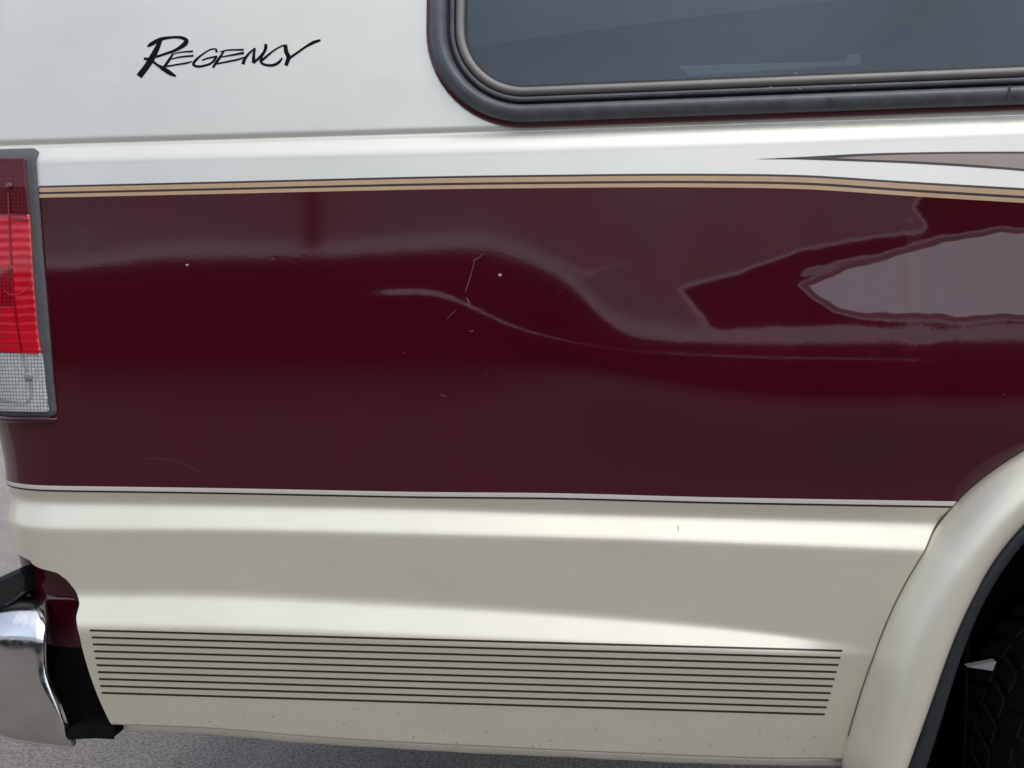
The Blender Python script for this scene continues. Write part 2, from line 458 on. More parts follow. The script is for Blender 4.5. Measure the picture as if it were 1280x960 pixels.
mu = nt.nodes.new('ShaderNodeMath'); mu.operation = 'MULTIPLY_ADD'; mu.inputs[1].default_value = 1.6; mu.inputs[2].default_value = -0.8
nt.links.new(nn.outputs[0], mu.inputs[0]); nt.links.new(mr.outputs[0], ad.inputs[0]); nt.links.new(mu.outputs[0], ad.inputs[1])
rr = ramp(nt, ad.outputs[0], [(0.0, (0.03, 0.024, 0.02)), (1.0, (0.16, 0.145, 0.135))])
nt.links.new(rr.outputs[0], b.inputs['Base Color'])
M['foot_shade'] = m
plain('dark_ground', (0.135, 0.113, 0.096), 0.9, 0, 0, 0.3, 40, 0.3)
plain('pale_grey', (0.32, 0.32, 0.32), 0.7)
plain('grey_enamel', (0.035, 0.035, 0.035), 0.8)
plain('grey_plastic', (0.28, 0.28, 0.27), 0.5)
plain('lens_reflection', (0.60, 0.03, 0.05), 0.5)
plain('joint_dirt', (0.13, 0.115, 0.09), 0.9)
plain('galvanised', (0.05, 0.05, 0.05), 0.6, 0.3, 0, 0.1, 20)

# ------------------------------------------------------------------ object helpers
C = scene.collection
def link(name, me, material, parent=None, smooth=True):
    o = bpy.data.objects.new(name, me)
    C.objects.link(o)
    if material is not None: me.materials.append(M[material])
    if smooth:
        me.polygons.foreach_set('use_smooth', [True] * len(me.polygons))
    if parent is not None:
        o.parent = parent
        root = parent
        while root.parent is not None: root = root.parent
        if parent.parent is None:
            o.matrix_parent_inverse = Matrix.Translation(-root.location)
    return o

def from_grid(name, pts, material, parent=None, normals=None, keep=None, uv=None, closed_u=False, flip=False):
    """quads over a (nu, nv, 3) array of points"""
    nu, nv = pts.shape[:2]
    idx = np.arange(nu * nv).reshape(nu, nv)
    if closed_u: idx = np.concatenate([idx, idx[:1]], 0)
    q = np.stack([idx[:-1, :-1], idx[1:, :-1], idx[1:, 1:], idx[:-1, 1:]], -1)
    if flip: q = q[..., ::-1]
    q = q[keep] if keep is not None else q.reshape(-1, 4)
    q = q.reshape(-1, 4)
    used = np.unique(q)
    remap = np.full(nu * nv, -1); remap[used] = np.arange(len(used))
    v = pts.reshape(-1, 3)[used]
    me = bpy.data.meshes.new(name)
    me.from_pydata(v.tolist(), [], remap[q].tolist())
    me.update()
    if uv is not None:
        lay = me.uv_layers.new(name='UVMap')
        u = uv.reshape(-1, 2)[used]
        vi = np.zeros(len(me.loops), int); me.loops.foreach_get('vertex_index', vi)
        lay.data.foreach_set('uv', u[vi].ravel())
    o = link(name, me, material, parent)
    if normals is not None:
        me.normals_split_custom_set_from_vertices(normals.reshape(-1, 3)[used].tolist())
    return o

def solid(name, verts, faces, material, parent=None, bev=0.0, seg=2, smooth=False):
    me = bpy.data.meshes.new(name)
    bm = bmesh.new()
    vs = [bm.verts.new(tuple(map(float, v))) for v in verts]
    for f in faces: bm.faces.new([vs[i] for i in f])
    bmesh.ops.recalc_face_normals(bm, faces=bm.faces)
    if bev: bmesh.ops.bevel(bm, geom=list(bm.edges), offset=bev, segments=seg, profile=0.6, affect='EDGES')
    bm.to_mesh(me); bm.free()
    return link(name, me, material, parent, smooth)

BOXF = [(0, 1, 2, 3), (7, 6, 5, 4), (0, 4, 5, 1), (1, 5, 6, 2), (2, 6, 7, 3), (3, 7, 4, 0)]
def box(name, lo, hi, material, parent=None, bev=0.0, seg=2):
    (a, b_, c), (d_, e, f) = lo, hi
    return solid(name, [(a, b_, c), (d_, b_, c), (d_, e, c), (a, e, c), (a, b_, f), (d_, b_, f), (d_, e, f), (a, e, f)],
                 BOXF, material, parent, bev, seg)

def prism(name, poly, y0, y1, material, parent=None, bev=0.0):
    """outline of (X, Z) points given depth from y0 to y1"""
    n = len(poly)
    v = [(x, y0, z) for x, z in poly] + [(x, y1, z) for x, z in poly]
    f = [tuple(range(n)), tuple(range(2 * n - 1, n - 1, -1))] + [(i, (i + 1) % n, n + (i + 1) % n, n + i) for i in range(n)]
    return solid(name, v, f, material, parent, bev)

def tube(name, path, r, material, parent=None, seg=10):
    path = [Vector(map(float, p)) for p in path]
    me = bpy.data.meshes.new(name); bm = bmesh.new(); rings = []
    for i, p in enumerate(path):
        t = (path[min(i + 1, len(path) - 1)] - path[max(i - 1, 0)]).normalized()
        a = t.orthogonal().normalized(); c = t.cross(a)
        rr = r[i] if isinstance(r, (list, tuple)) else r
        rings.append([bm.verts.new(p + (a * math.cos(k * 2 * math.pi / seg) + c * math.sin(k * 2 * math.pi / seg)) * rr) for k in range(seg)])
    for A, B in zip(rings[:-1], rings[1:]):
        for k in range(seg): bm.faces.new((A[k], A[(k + 1) % seg], B[(k + 1) % seg], B[k]))
    bm.faces.new(rings[0][::-1]); bm.faces.new(rings[-1])
    bmesh.ops.recalc_face_normals(bm, faces=bm.faces)
    bm.to_mesh(me); bm.free()
    return link(name, me, material, parent)

def catmull(p, n=8):
    p = np.array(p, float)
    if len(p) == 2:
        t = np.linspace(0, 1, n + 1)[:, None]; return p[0] * (1 - t) + p[1] * t
    q = np.vstack([2 * p[0] - p[1], p, 2 * p[-1] - p[-2]])
    out = []
    for i in range(1, len(q) - 2):
        for t in np.linspace(0, 1, n, endpoint=False):
            out.append(0.5 * ((2 * q[i]) + (-q[i - 1] + q[i + 1]) * t + (2 * q[i - 1] - 5 * q[i] + 4 * q[i + 1] - q[i + 2]) * t * t
                              + (-q[i - 1] + 3 * q[i] - 3 * q[i + 1] + q[i + 2]) * t ** 3))
    out.append(p[-1])
    return np.array(out)

def ribbons(name, strokes, material, parent, lift=0.0003, step=0.00008, n=8):
    """painted strokes on the van: each a list of photo points (px, py, width in pixels)"""
    V, Fc, Nn = [], [], []
    for k, st in enumerate(strokes):
        c = catmull(st, n)
        tg = np.gradient(c[:, :2], axis=0); tg /= np.linalg.norm(tg, axis=1, keepdims=True) + 1e-9
        nm = np.stack([-tg[:, 1], tg[:, 0]], 1)
        w = np.maximum(c[:, 2:3], 0.3) / 2
        rows = []
        for side in (-1, 0, 1):
            e = c[:, :2] + nm * w * side
            s, z = inv(e[:, 0], e[:, 1], lift)
            rows.append(SN(s, z, lift + step * k)); Nn.append(Nrm(s, z))
        base = len(V)
        m_ = len(c)
        for r_ in rows: V += r_.tolist()
        for a in range(2):
            for i in range(m_ - 1):
                Fc.append((base + (a + 1) * m_ + i, base + (a + 1) * m_ + i + 1, base + a * m_ + i + 1, base + a * m_ + i))
    me = bpy.data.meshes.new(name)
    me.from_pydata(V, [], Fc); me.update()
    o = link(name, me, material, parent)
    me.normals_split_custom_set_from_vertices(np.vstack(Nn).tolist())
    return o

def strip(name, s, za, zb, material, parent, lift=0.0003, nv=2):
    """painted band along the van between two height curves"""
    t = np.linspace(0, 1, nv + 1)[None, :]
    zz = za[:, None] * (1 - t) + zb[:, None] * t
    ss = np.repeat(s[:, None], nv + 1, 1)
    return from_grid(name, SN(ss, zz, lift), material, parent, Nrm(ss, zz), flip=True)

# ------------------------------------------------------------------ ground
ground = solid('ground', [(-60, -60, -LIFT), (60, -60, -LIFT), (60, 60, -LIFT), (-60, 60, -LIFT)], [(0, 1, 2, 3)], 'ground_asphalt')
ground['kind'] = 'structure'

dark_sheet = solid('dark_ground_sheet', [(-40, -8.0, 0.004 - LIFT), (40, -8.0, 0.004 - LIFT), (40, 0.05, 0.004 - LIFT), (-40, 0.05, 0.004 - LIFT)], [(0, 1, 2, 3)], 'dark_ground')  # added unseen sheet, darkens the ground the maroon paint mirrors
dark_sheet['kind'] = 'structure'

# ------------------------------------------------------------------ the van
van = bpy.data.objects.new('conversion_van', None)
C.objects.link(van)
van.location = (0.3, 0.95, -LIFT)
van['label'] = 'pearl white conversion van with a dented maroon side panel and tan pinstripes'
van['category'] = 'van'

s_rear = np.linspace(S0 - RC * math.pi / 2 - 1.5, S0 - RC * math.pi / 2 - 0.02, 10)
s_arc = np.linspace(S0 - RC * math.pi / 2, S0, 50)[0:-1]
s_side = np.arange(S0, 1.12, 0.0045)
s_far = np.linspace(1.13, 1.9, 30)
SALL = np.concatenate([s_rear, s_arc, s_side, s_far])
SARC0 = len(s_rear)

# wheel arch measured about the axle
WX, WZ = P(1530, 925, 0.02); WX, WZ = float(WX), 0.365
def polar(pts, o):
    x, z = P([p[0] for p in pts], [p[1] for p in pts], o)
    return np.arctan2(z - WZ, WX - x), np.hypot(x - WX, z - WZ)
OUT_O = np.array([-0.012, -0.010, -0.012, -0.012, 0.0, -0.002, -0.004, 0.0, 0.0])
fo_a, fo_r = polar([(1060, 957), (1084, 846), (1105, 785), (1127, 732), (1149, 689), (1171, 658), (1195, 630), (1232, 592), (1280, 562)], OUT_O)
fi_a, fi_r = polar([(1137, 957), (1171, 863), (1191, 807), (1208, 759), (1228, 715), (1254, 684), (1280, 658)], 0.035)
fb_a, fb_r = polar([(1160, 955), (1180, 885), (1202, 824), (1215, 789), (1237, 737), (1259, 706), (1280, 680)], 0.026)
def ring(a, r):
    c_ = np.polyfit(np.concatenate([a, [math.pi / 2]]), np.concatenate([r, [r[-1]]]), 3, w=np.array([1.0] * len(a) + [0.3]))
    return lambda t: np.polyval(c_, np.clip(np.minimum(t, math.pi - t), min(a) - 0.02, math.pi / 2))
r_out, r_in, r_bk = ring(fo_a, fo_r), ring(fi_a, fi_r), ring(fb_a, fb_r)
print('arch', WX, fo_r, fi_r)

def in_arch(p):
    x, z = p[..., 0], p[..., 2]
    a = np.arctan2(z - WZ, WX - x)
    r = np.hypot(x - WX, z - WZ)
    a_ = np.where(a < -math.pi / 2, a + 2 * math.pi, a)
    return (r < 0.5 * (r_out(a_) + r_in(a_)) - 0.0) & (p[..., 1] < 0.2)

def panel(name, zu, zl, n, material, keep_fn=None, s=SALL, dens=None):
    t = np.linspace(0, 1, n) if dens is None else dens
    a, b_ = zu(s)[:, None], zl(s)[:, None]
    zz = a * (1 - t) + b_ * t
    ss = np.repeat(s[:, None], zz.shape[1], 1)
    p = S(ss, zz)
    c = 0.25 * (p[:-1, :-1] + p[1:, :-1] + p[1:, 1:] + p[:-1, 1:])
    keep = ~in_arch(c)
    if keep_fn is not None: keep &= keep_fn(c, 0.5 * (ss[:-1, :-1] + ss[1:, 1:]), 0.5 * (zz[:-1, :-1] + zz[1:, 1:]))
    return from_grid(name, p, material, van, Nrm(ss, zz), keep, flip=True)

# window outline in (s, z): rounded rectangle on the upper body
wl, _ = inv(533.5, 5); wl = float(wl[0])
wcs, wcz = inv([660, 1000, 1270], [160, 148.5, 138.5])
WB = float(wcz[0]); WSL = float((wcz[2] - wcz[0]) / (wcs[2] - wcs[0]))
print('window bottom slope', WSL, 'left', wl, 'bottom', WB)
WR, WW, WH = 0.135, 1.02, 0.56
def win_path(dn, n=14):
    """outline inset by dn, counter-clockwise; slightly sheared with the body line"""
    r = WR - dn
    pts = []
    for cx, cz, a0 in ((wl + WR, WB + WR, 180), (wl + WW - WR, WB + WR, 270), (wl + WW - WR, WB + WH - WR, 0), (wl + WR, WB + WH - WR, 90)):
        for k in range(n + 1):
            a = R_(a0 + 90 * k / n)
            pts.append((cx + r * math.cos(a), cz + r * math.sin(a)))
    out = []
    for i, p in enumerate(pts):
        q_ = pts[(i + 1) % len(pts)]
        dd = math.hypot(q_[0] - p[0], q_[1] - p[1])
        k = 24 if i % (n + 1) == n else 1
        for j in range(k):
            out.append((p[0] + (q_[0] - p[0]) * j / k, p[1] + (q_[1] - p[1]) * j / k))
    out = np.array(out)
    out[:, 1] += WSL * (out[:, 0] - wl - WR)
    return out
def in_window(s, z, dn):
    z = z - WSL * (s - wl - WR)
    dx = np.maximum(np.abs(s - (wl + WW / 2)) - (WW / 2 - WR), 0)
    dz = np.maximum(np.abs(z - (WB + WH / 2)) - (WH / 2 - WR), 0)
    return np.hypot(dx, dz) < (WR - dn)

def keep_upper(c, s, z): return ~in_window(s, z, 0.026)
dens = np.concatenate([np.linspace(0, 0.45, 14)[:-1], np.linspace(0.45, 0.85, 60)[:-1], np.linspace(0.85, 1, 45)])
upper_panel = panel('upper_panel', lambda s: 1.80 + 0 * s, lambda s: zT(s), 0, 'pearl_white', keep_upper, dens=dens)
side_panel = panel('side_panel', zT, zM, 185, 'maroon_paint')
side_panel['label'] = 'maroon side panel with a long crease and a dent ahead of the wheel'

# cladding: its rear lower end is cut away round the bumper
cut_s, cut_z = inv([34, 42, 52, 64, 78, 90, 98, 99, 96, 97, 104, 113, 124, 134, 139],
                   [699, 706, 711, 714, 721, 733, 748, 757, 768, 785, 815, 845, 880, 905, 914])
_px = np.array([64, 78, 90, 98, 99, 96, 97, 104, 113, 124, 134, 139], float)
_py = np.array([714, 721, 733, 748, 757, 768, 785, 815, 845, 880, 905, 914], float)
cut_s[-3:], cut_z[-3:] = P(_px[-3:], _py[-3:], np.array([-0.003, -0.006, -0.008]))
cutf = pchip(np.concatenate([cut_z[::-1] + np.linspace(0, 1e-5, len(cut_z)), [cut_z[0] + 0.003, cut_z[0] + 0.010]]), np.concatenate([cut_s[::-1], [cut_s[0] - 0.02, S0 - RC * math.pi / 2]]))
zcut_top = float(cut_z[0])
def clad_grid():
    za_, zb_ = float(zM(np.array([S0]))[0]), float(zS(np.array([S0]))[0]) - 0.006
    t0 = (za_ - zcut_top) / (za_ - zb_)
    t = np.unique(np.concatenate([np.linspace(0, 0.92, 170)[:-1], np.linspace(0.92, 1.0, 22), np.linspace(t0 - 0.03, t0 + 0.02, 40)]))
    rows_z = lambda s: zM(s)[:, None] * (1 - t) + (zS(s) - 0.006)[:, None] * t
    zz = rows_z(SALL)
    ss = np.repeat(SALL[:, None], len(t), 1)
    # squeeze the columns of the rear corner so that they end on the cut line
    lim = cutf(zz)
    low = zz < zcut_top
    s_hi = S0 + 0.25
    k = np.clip((ss - (S0 - RC * math.pi / 2)) / (s_hi - (S0 - RC * math.pi / 2)), 0, 1)
    ss2 = np.where((ss >= S0 - RC * math.pi / 2) & (ss < s_hi), lim + k * (s_hi - lim), ss)
    p = S(ss2, zz)
    c = 0.25 * (p[:-1, :-1] + p[1:, :-1] + p[1:, 1:] + p[:-1, 1:])
    keep = ~in_arch(c)
    lowq = low[:-1, 1:] & low[1:, 1:]
    keep &= ~(lowq & (np.arange(len(SALL) - 1) < SARC0)[:, None])
    return from_grid('lower_cladding', p, 'pearl_cream', van, Nrm(ss2, zz), keep, flip=True)
cladding = clad_grid()
# folded edge of the cut
zc = np.linspace(zcut_top, float(cut_z[-1]) - 0.004, 70)
sc_ = cutf(zc)
depth = np.array([0.0, 0.0015, 0.006, 0.03])
inset = np.array([0.0, -0.0015, -0.002, -0.001])
pe = np.stack([S(sc_ + i_, zc) - Nrm(sc_ + 0.004, zc) * d_ for i_, d_ in zip(inset, depth)], 1)
from_grid('cladding_edge', pe, 'maroon_paint', cladding)
# sill lip under the cladding
ss = np.arange(float(cut_s[-1]) + 0.004, WX - 0.40, 0.006)
zl = zS(ss)
nz = lambda s, f: np.array([0.0004 * math.sin(v * 23) + 0.0003 * math.sin(v * 71 + f) for v in s])
prof = [(-0.030, 0.002), (-0.020, -0.001), (-0.0195, -0.0115), (-0.024, -0.0135), (-0.09, -0.012)]
base_o = relief_o(ss, zl + 0.012)
pl = np.stack([np.stack([ss, -(base_o + a), zl + b_ + (nz(ss, i) if i in (2, 3) else 0)], -1) for i, (a, b_) in enumerate(prof)], 1)
from_grid('sill_lip', pl, 'pearl_cream', van)

# ------------------------------------------------------------------ painted stripes
sx = SALL[SARC0 + 8:]
def z_off(px_pts, base=None):
    return zcurve(px_pts, 0.0)
k_w = 1.0
off = lambda mm: (lambda s: zT(s) - mm * 0.001 * (1 + 0.08 * sst(-0.6, 0.7, s)))
w_lamp = None
lamp_right = zcurve([(90, 0), (100, 0)], 0) if False else None
lr_s, lr_z = inv([44, 46.5, 51, 56, 61, 65, 68.5, 69.5], [200, 240, 300, 360, 420, 470, 505, 515], 0.003)
lamp_edge = pchip(lr_z[::-1], lr_s[::-1])
s_str = np.concatenate([np.linspace(float(lr_s[1]) + 0.001, S0, 20)[:-1], s_side, s_far])
up = off(-0.5)
strip('dark_pinstripe', s_str, off(-1.0)(s_str), off(1.6)(s_str), 'dark_brown_vinyl', side_panel, 0.0004)
strip('tan_pinstripe', s_str, off(1.6)(s_str), off(7.6)(s_str), 'tan_vinyl', side_panel, 0.0004)
strip('dark_pinstripe', s_str, off(7.6)(s_str), off(10.6)(s_str), 'dark_brown_vinyl', side_panel, 0.0004)
strip('tan_pinstripe', s_str, off(10.6)(s_str), off(15.4)(s_str), 'tan_vinyl', side_panel, 0.0004)
sm = np.concatenate([s_arc, s_side])
sm = sm[sm < WX - 0.30]
strip('cream_pinstripe', sm, zM(sm) + 0.0005, zM(sm) - 0.0055, 'cream_vinyl', cladding, 0.0004)
strip('black_pinstripe', sm, zM(sm) - 0.0055, zM(sm) - 0.0080, 'black_vinyl', cladding, 0.0004)
# ten rocker stripes
for k in range(10):
    f = k / 9
    xa, ya = 113 + 14 * f, 788 + 78 * f
    xb, yb = 1053 - 22 * f, 813.5 + 79.5 * f
    if k == 0: xa = 112
    n_ = 60
    t = np.linspace(0, 1, n_)
    ribbons('rocker_pinstripe', [[(xa + (xb - xa) * q_, ya + (yb - ya) * q_, 2.5) for q_ in t]], 'dark_brown_vinyl', cladding, 0.0004, n=2)
# feather graphic on the white band
tip = (944, 199)
upc = [(944, 199), (1000, 196.3), (1075, 192.3), (1180, 190), (1280, 189.5), (1330, 190)]
loc_ = [(944, 199), (1000, 199.4), (1050, 201), (1130, 204), (1200, 208), (1280, 214), (1330, 219)]
fu, fl = pchip(*zip(*upc)), pchip(*zip(*loc_))
xf = np.linspace(944, 1330, 90)
def px_band(name, fa, fb, xs_, material, lift):
    sa, za = inv(xs_, fa(xs_)); sb, zb = inv(xs_, fb(xs_))
    t = np.linspace(0, 1, 3)[None, :]
    ssg = sa[:, None] * (1 - t) + sb[:, None] * t; zzg = za[:, None] * (1 - t) + zb[:, None] * t
    return from_grid(name, SN(ssg, zzg, lift), material, upper_panel, Nrm(ssg, zzg), flip=True)
px_band('feather_stripe', fu, fl, xf, 'dark_brown_vinyl', 0.0003)
xf2 = np.linspace(1046, 1330, 70)
fu2 = pchip([1046, 1075, 1130, 1280, 1330], [197.6, 195.6, 193.6, 192.3, 192.8])
fl2 = pchip([1046, 1075, 1130, 1200, 1280, 1330], [197.9, 199.3, 201.3, 205.0, 211.2, 216])
px_band('feather_fill', fu2, fl2, xf2, 'taupe_vinyl', 0.0005)

# ------------------------------------------------------------------ script lettering
LET = {
 'R': [[(236, 80, 18), (215, 130, 25), (186, 188, 32), (152, 243, 31), (108, 300, 32)],
       [(156, 130, 8), (180, 114, 20), (235, 86, 18), (300, 76, 13), (350, 78, 16), (378, 94, 22), (368, 116, 24), (320, 148, 16), (260, 170, 13), (205, 188, 12)],
       [(136, 198, 12), (172, 203, 16), (210, 232, 13), (252, 258, 22), (288, 282, 22), (320, 299, 8)]],
 'E': [[(304, 168, 10), (282, 203, 14), (256, 240, 14), (238, 266, 10)],
       [(300, 172, 5), (350, 161, 7), (417, 156, 10)], [(288, 202, 5), (340, 189, 8), (420, 181, 10)],
       [(262, 243, 8), (320, 233, 8), (380, 223, 9), (412, 214, 5)]],
 'G': [[(552, 162, 14), (546, 143, 9), (510, 149, 8), (462, 180, 10), (427, 213, 14), (421, 234, 14), (450, 243, 13), (500, 233, 12), (530, 216, 12), (552, 186, 12)],
       [(468, 208, 7), (500, 196, 9), (556, 184, 9)]],
 'E2': [[(594, 154, 9), (571, 190, 13), (550, 220, 15), (530, 250, 11)],
        [(570, 159, 5), (620, 149, 8), (708, 147, 10)], [(563, 192, 5), (620, 181, 8), (708, 165, 13)],
        [(550, 228, 7), (610, 216, 9), (680, 201, 9), (720, 186, 5)]],
 'N': [[(702, 230, 19), (712, 202, 15), (738, 167, 12), (772, 138, 9)], [(770, 138, 11), (764, 180, 15), (764, 222, 20)],
       [(762, 224, 12), (795, 192, 12), (824, 155, 12), (834, 114, 15)]],
 'C': [[(836, 118, 12), (832, 145, 13), (812, 185, 10), (800, 214, 12)], [(955, 128, 13), (932, 123, 8), (882, 149, 9), (832, 190, 12), (806, 216, 13), (826, 232, 13), (870, 236, 14), (906, 220, 14), (928, 193, 8)]],
 'Y': [[(944, 118, 20), (950, 160, 22), (962, 190, 22), (948, 238, 19)], [(964, 198, 13), (1010, 166, 12), (1060, 131, 12), (1104, 106, 16), (1146, 92, 11)]],
}
for k, st in LET.items():
    ribbons('letter', [[(150 + x / 4.571, 30 + y / 4.571, 1.12 * w / 4.571) for x, y, w in s_] for s_ in st], 'letter_vinyl', upper_panel, 0.0003, 0.00008, 7)

# ------------------------------------------------------------------ wear: scratches and chips
def scr(pts, m, parent=side_panel): ribbons('scratch', [[(a, b_, c * 0.85) for a, b_, c in pts]], m, parent, 0.0003, n=5)
scr([(604, 315, 0.7), (600, 321, 1.3), (593, 325, 1.6), (592, 330, .8), (588, 346, 1.5), (583.5, 360, 1.4), (581, 366, .5)], 'scratch_primer')
scr([(582, 372, .8), (585, 375, 2.4), (587, 382, 1.6), (589, 386, .6)], 'scratch_primer')
scr([(570, 388, .6), (564, 393, 1.2), (559, 399, .7)], 'scratch_primer')
scr([(586, 413, .8), (590, 414, 1.8), (592, 412, .6)], 'scratch_primer')
scr([(550, 492, .7), (555, 495, 1.8), (558, 495, .8)], 'scratch_primer')
scr([(607, 464, .5), (608.5, 467, 1.2), (610, 469, .5)], 'scratch_faint')
scr([(178, 573.5, .6), (200, 573, 1.2), (218, 576, 1.3), (235, 583, 1.2), (250, 590, .8), (259, 596, .5)], 'scratch_faint')
scr([(108, 310, .8), (118, 311, 3.2), (128, 309, .8)], 'black_vinyl')
for cx, cy, r_ in ((625, 343.5, 2.3), (234, 331, 1.7), (341, 323, 1.2), (320, 290, .9), (505, 441, 1.0), (700, 365, .8), (1255, 493, 1.2)):
    ribbons('paint_chip', [[(cx - r_, cy, r_ * .6), (cx - r_ * .5, cy, r_ * 1.3), (cx, cy + .2, r_ * 1.6), (cx + r_ * .5, cy, r_ * 1.2), (cx + r_, cy, r_ * .7)]],
            'chip_white' if r_ > 1.5 else 'scratch_primer', side_panel, 0.0003, n=4)
ribbons('paint_chip', [[(144, 108, 1), (147, 108.5, 2.4), (149, 109, 1)]], 'cream_vinyl', upper_panel, n=4)
ribbons('scratch', [[(847, 657, .8), (848, 660, 1.5), (848, 664, .8)]], 'taupe_vinyl', cladding, n=4)
for cx, cy in ((341, 896), (950, 917), (430, 905), (262, 902), (517, 921), (608, 915), (688, 926), (745, 912), (826, 925), (889, 930), (571, 929), (1004, 938), (1018, 921), (377, 917)):
    ribbons('scratch', [[(cx - .6, cy - 1.2, .5), (cx, cy, 1.1 + (cx % 7) * .08), (cx + .5, cy + 1.2, .5)]], 'taupe_vinyl', cladding, n=4) if cx < 1060 else None

# ------------------------------------------------------------------ side window
def sweep_ring(name, prof, material, parent):
    cols = []
    for dn, h in prof:
        w_ = win_path(dn * 0.00103)
        cols.append(SN(w_[:, 0], w_[:, 1], h * 0.001))
    return from_grid(name, np.stack(cols, 1), material, parent, closed_u=True)
rubber = sweep_ring('window_frame', [(5, 0), (5.2, 5), (6.5, 9), (10, 13), (14, 15.2), (18, 16), (20.5, 15.6), (23, 13.5), (25.5, 10.5), (27, 7.5), (28, 5), (28.2, 0)], 'window_rubber', van)
sweep_ring('painted_trim', [(0, -1), (0.2, 2.5), (2.5, 4.2), (5.6, 4.6)], 'maroon_paint', rubber)
sweep_ring('drain_groove', [(27.5, 1.0), (40.5, 1.0)], 'window_rubber_black', rubber)
sweep_ring('inner_strip', [(31.6, 0.5), (31.8, 6), (32.5, 7), (36.6, 7.4), (37.4, 6.6), (37.6, 0.5)], 'window_rubber', rubber)
sweep_ring('metal_bead', [(39, 0.5), (39.3, 5.5), (41, 8.2), (43.5, 9.4), (46.5, 9.2), (49, 7.6), (50.5, 5), (50.8, 0.5)], 'anodised_bead', rubber)
sweep_ring('glass_seal', [(50, 3), (53.5, 3.6), (53.8, 0)], 'window_rubber_black', rubber)
wp = win_path(0.052)
cen = wp.mean(0)
rings = [cen + (wp - cen) * k for k in np.linspace(1, 0.02, 10)]
glass = from_grid('window_glass', np.stack([SN(r_[:, 0], r_[:, 1], 0.0015) for r_ in rings], 1), 'tinted_glass', rubber, closed_u=True)
# drain slots, cracks and the joint of the rubber frame
def on_frame(name, strokes, material): return ribbons(name, strokes, material, rubber, 0.0165, 0.0001, 6)
ribbons('drain_slot', [[(712, 131, 4), (735, 130.2, 4.6), (751, 129.6, 4)]], 'window_rubber_black', rubber, 0.0112, n=4)
ribbons('drain_slot', [[(775, 132, 1.2), (800, 131, 1.6), (822, 130, 1.2)]], 'window_rubber_black', rubber, 0.0135, n=4)
for pts in ([(1035, 124, .8), (1042, 129, 1.2), (1050, 135, .8)], [(1097, 124, .7), (1104, 132, 1.1)], [(1160, 121, .6), (1150, 127, 1.1), (1132, 132, .6)],
            [(820, 134, .6), (828, 143, .9)], [(882, 132, .6), (888, 141, .9)]):
    on_frame('rubber_crack', [pts], 'window_rubber_black')
on_frame('rubber_joint', [[(1262, 108, 4), (1262, 113, 3), (1261, 124, 4.5), (1262, 131, 3)]], 'window_rubber_black')
for cx, cy in ((995, 92), (1007, 94.5), (964, 110), (1000, 111.5), (1068, 107)):
    ribbons('water_drop', [[(cx - 1.6, cy - 1.6, .6), (cx, cy, 1.3), (cx + 1.6, cy + 1.2, .6)]], 'taupe_vinyl', rubber, 0.0104 if cy > 100 else 0.002, n=4)
# what shows through the glass: pleated shade, card on the ledge, cabin lining
cab = [(-0.55, 0.13, 0.98), (1.6, 0.13, 0.98), (1.6, 1.85, 0.98), (-0.55, 1.85, 0.98), (-0.55, 0.13, 1.79), (1.6, 0.13, 1.79), (1.6, 1.85, 1.79), (-0.55, 1.85, 1.79)]
solid('cabin_lining', cab, [(0, 1, 2, 3), (4, 5, 6, 7), (3, 2, 6, 7), (0, 3, 7, 4), (1, 2, 6, 5)], 'cabin_fabric', van)
ysh = 0.17
xs_, zs_ = P([575, 640, 760, 870, 960, 1060, 1300], [60, 51, 35, 21, 10, -2, -34], -ysh)
shade_low = pchip(xs_, zs_)
gxs = np.linspace(float(xs_[0]) - 0.1, float(xs_[-1]), 40)
rows = np.linspace(0, 1, 121)
zz = shade_low(gxs)[:, None] * (1 - rows) + 1.78 * rows
yy = ysh + 0.006 * (np.arange(121) % 2)[None, :] + 0 * zz
from_grid('pleated_shade', np.stack([np.repeat(gxs[:, None], 121, 1), yy, zz], -1), 'blind_fabric', van)
cx_, cz_ = P([846, 1058, 1061, 1075, 1077, 862], [82, 76, 67.5, 66.5, 80.5, 95], -0.12)
prism('card_strip', list(zip(cx_.tolist(), cz_.tolist())), 0.12, 0.126, 'grey_card', van, 0.0015)

# ------------------------------------------------------------------ tail lamp wrapped round the corner
zlt = float(inv(36, 185.5, 0.003)[1][0]); zlb = float(inv(55, 521, 0.003)[1][0])
s_left = S0 - RC * 1.5
def patch(name, edge, zt_, zb_, lift, skirt, material, parent, rad=0.010, rad2=None, sl_=s_left, nu=60, nv=70):
    rad2 = rad if rad2 is None else rad2
    z = np.concatenate([[zt_], np.linspace(zt_, zb_, nv), [zb_]])
    def rnd(dist, r): return np.where(dist < r, r - np.sqrt(np.maximum(r * r - (r - dist) ** 2, 0)), 0) if r > 0 else 0 * dist
    er = edge(z) - rnd(zt_ - z, rad) - rnd(z - zb_, rad2)
    u = np.linspace(0, 1, nu)
    ss = sl_ + (er - sl_)[None, :] * u[:, None]
    ss = np.vstack([ss, er[None, :]])
    zz = np.repeat(z[None, :], nu + 1, 0)
    lf = np.full(ss.shape, lift)
    lf[-1, :] -= skirt; lf[:, 0] -= skirt; lf[:, -1] -= skirt
    uv = np.stack([ss, zz], -1)
    return from_grid(name, S(ss, zz, lf), material, parent, uv=uv)
gasket = patch('tail_lamp', lamp_edge, zlt, zlb, 0.004, 0.008, 'lamp_gasket', van, 0.010, 0.006)
gasket['label'] = 'wraparound tail lamp in a grey rubber gasket'
le_s, le_z = inv([31.5, 33.5, 36, 39, 43, 49, 52.5, 57, 60.5], [199, 235, 262, 310, 370, 430, 448, 490, 514], 0.006)
lens_edge = pchip(le_z[::-1], le_s[::-1])
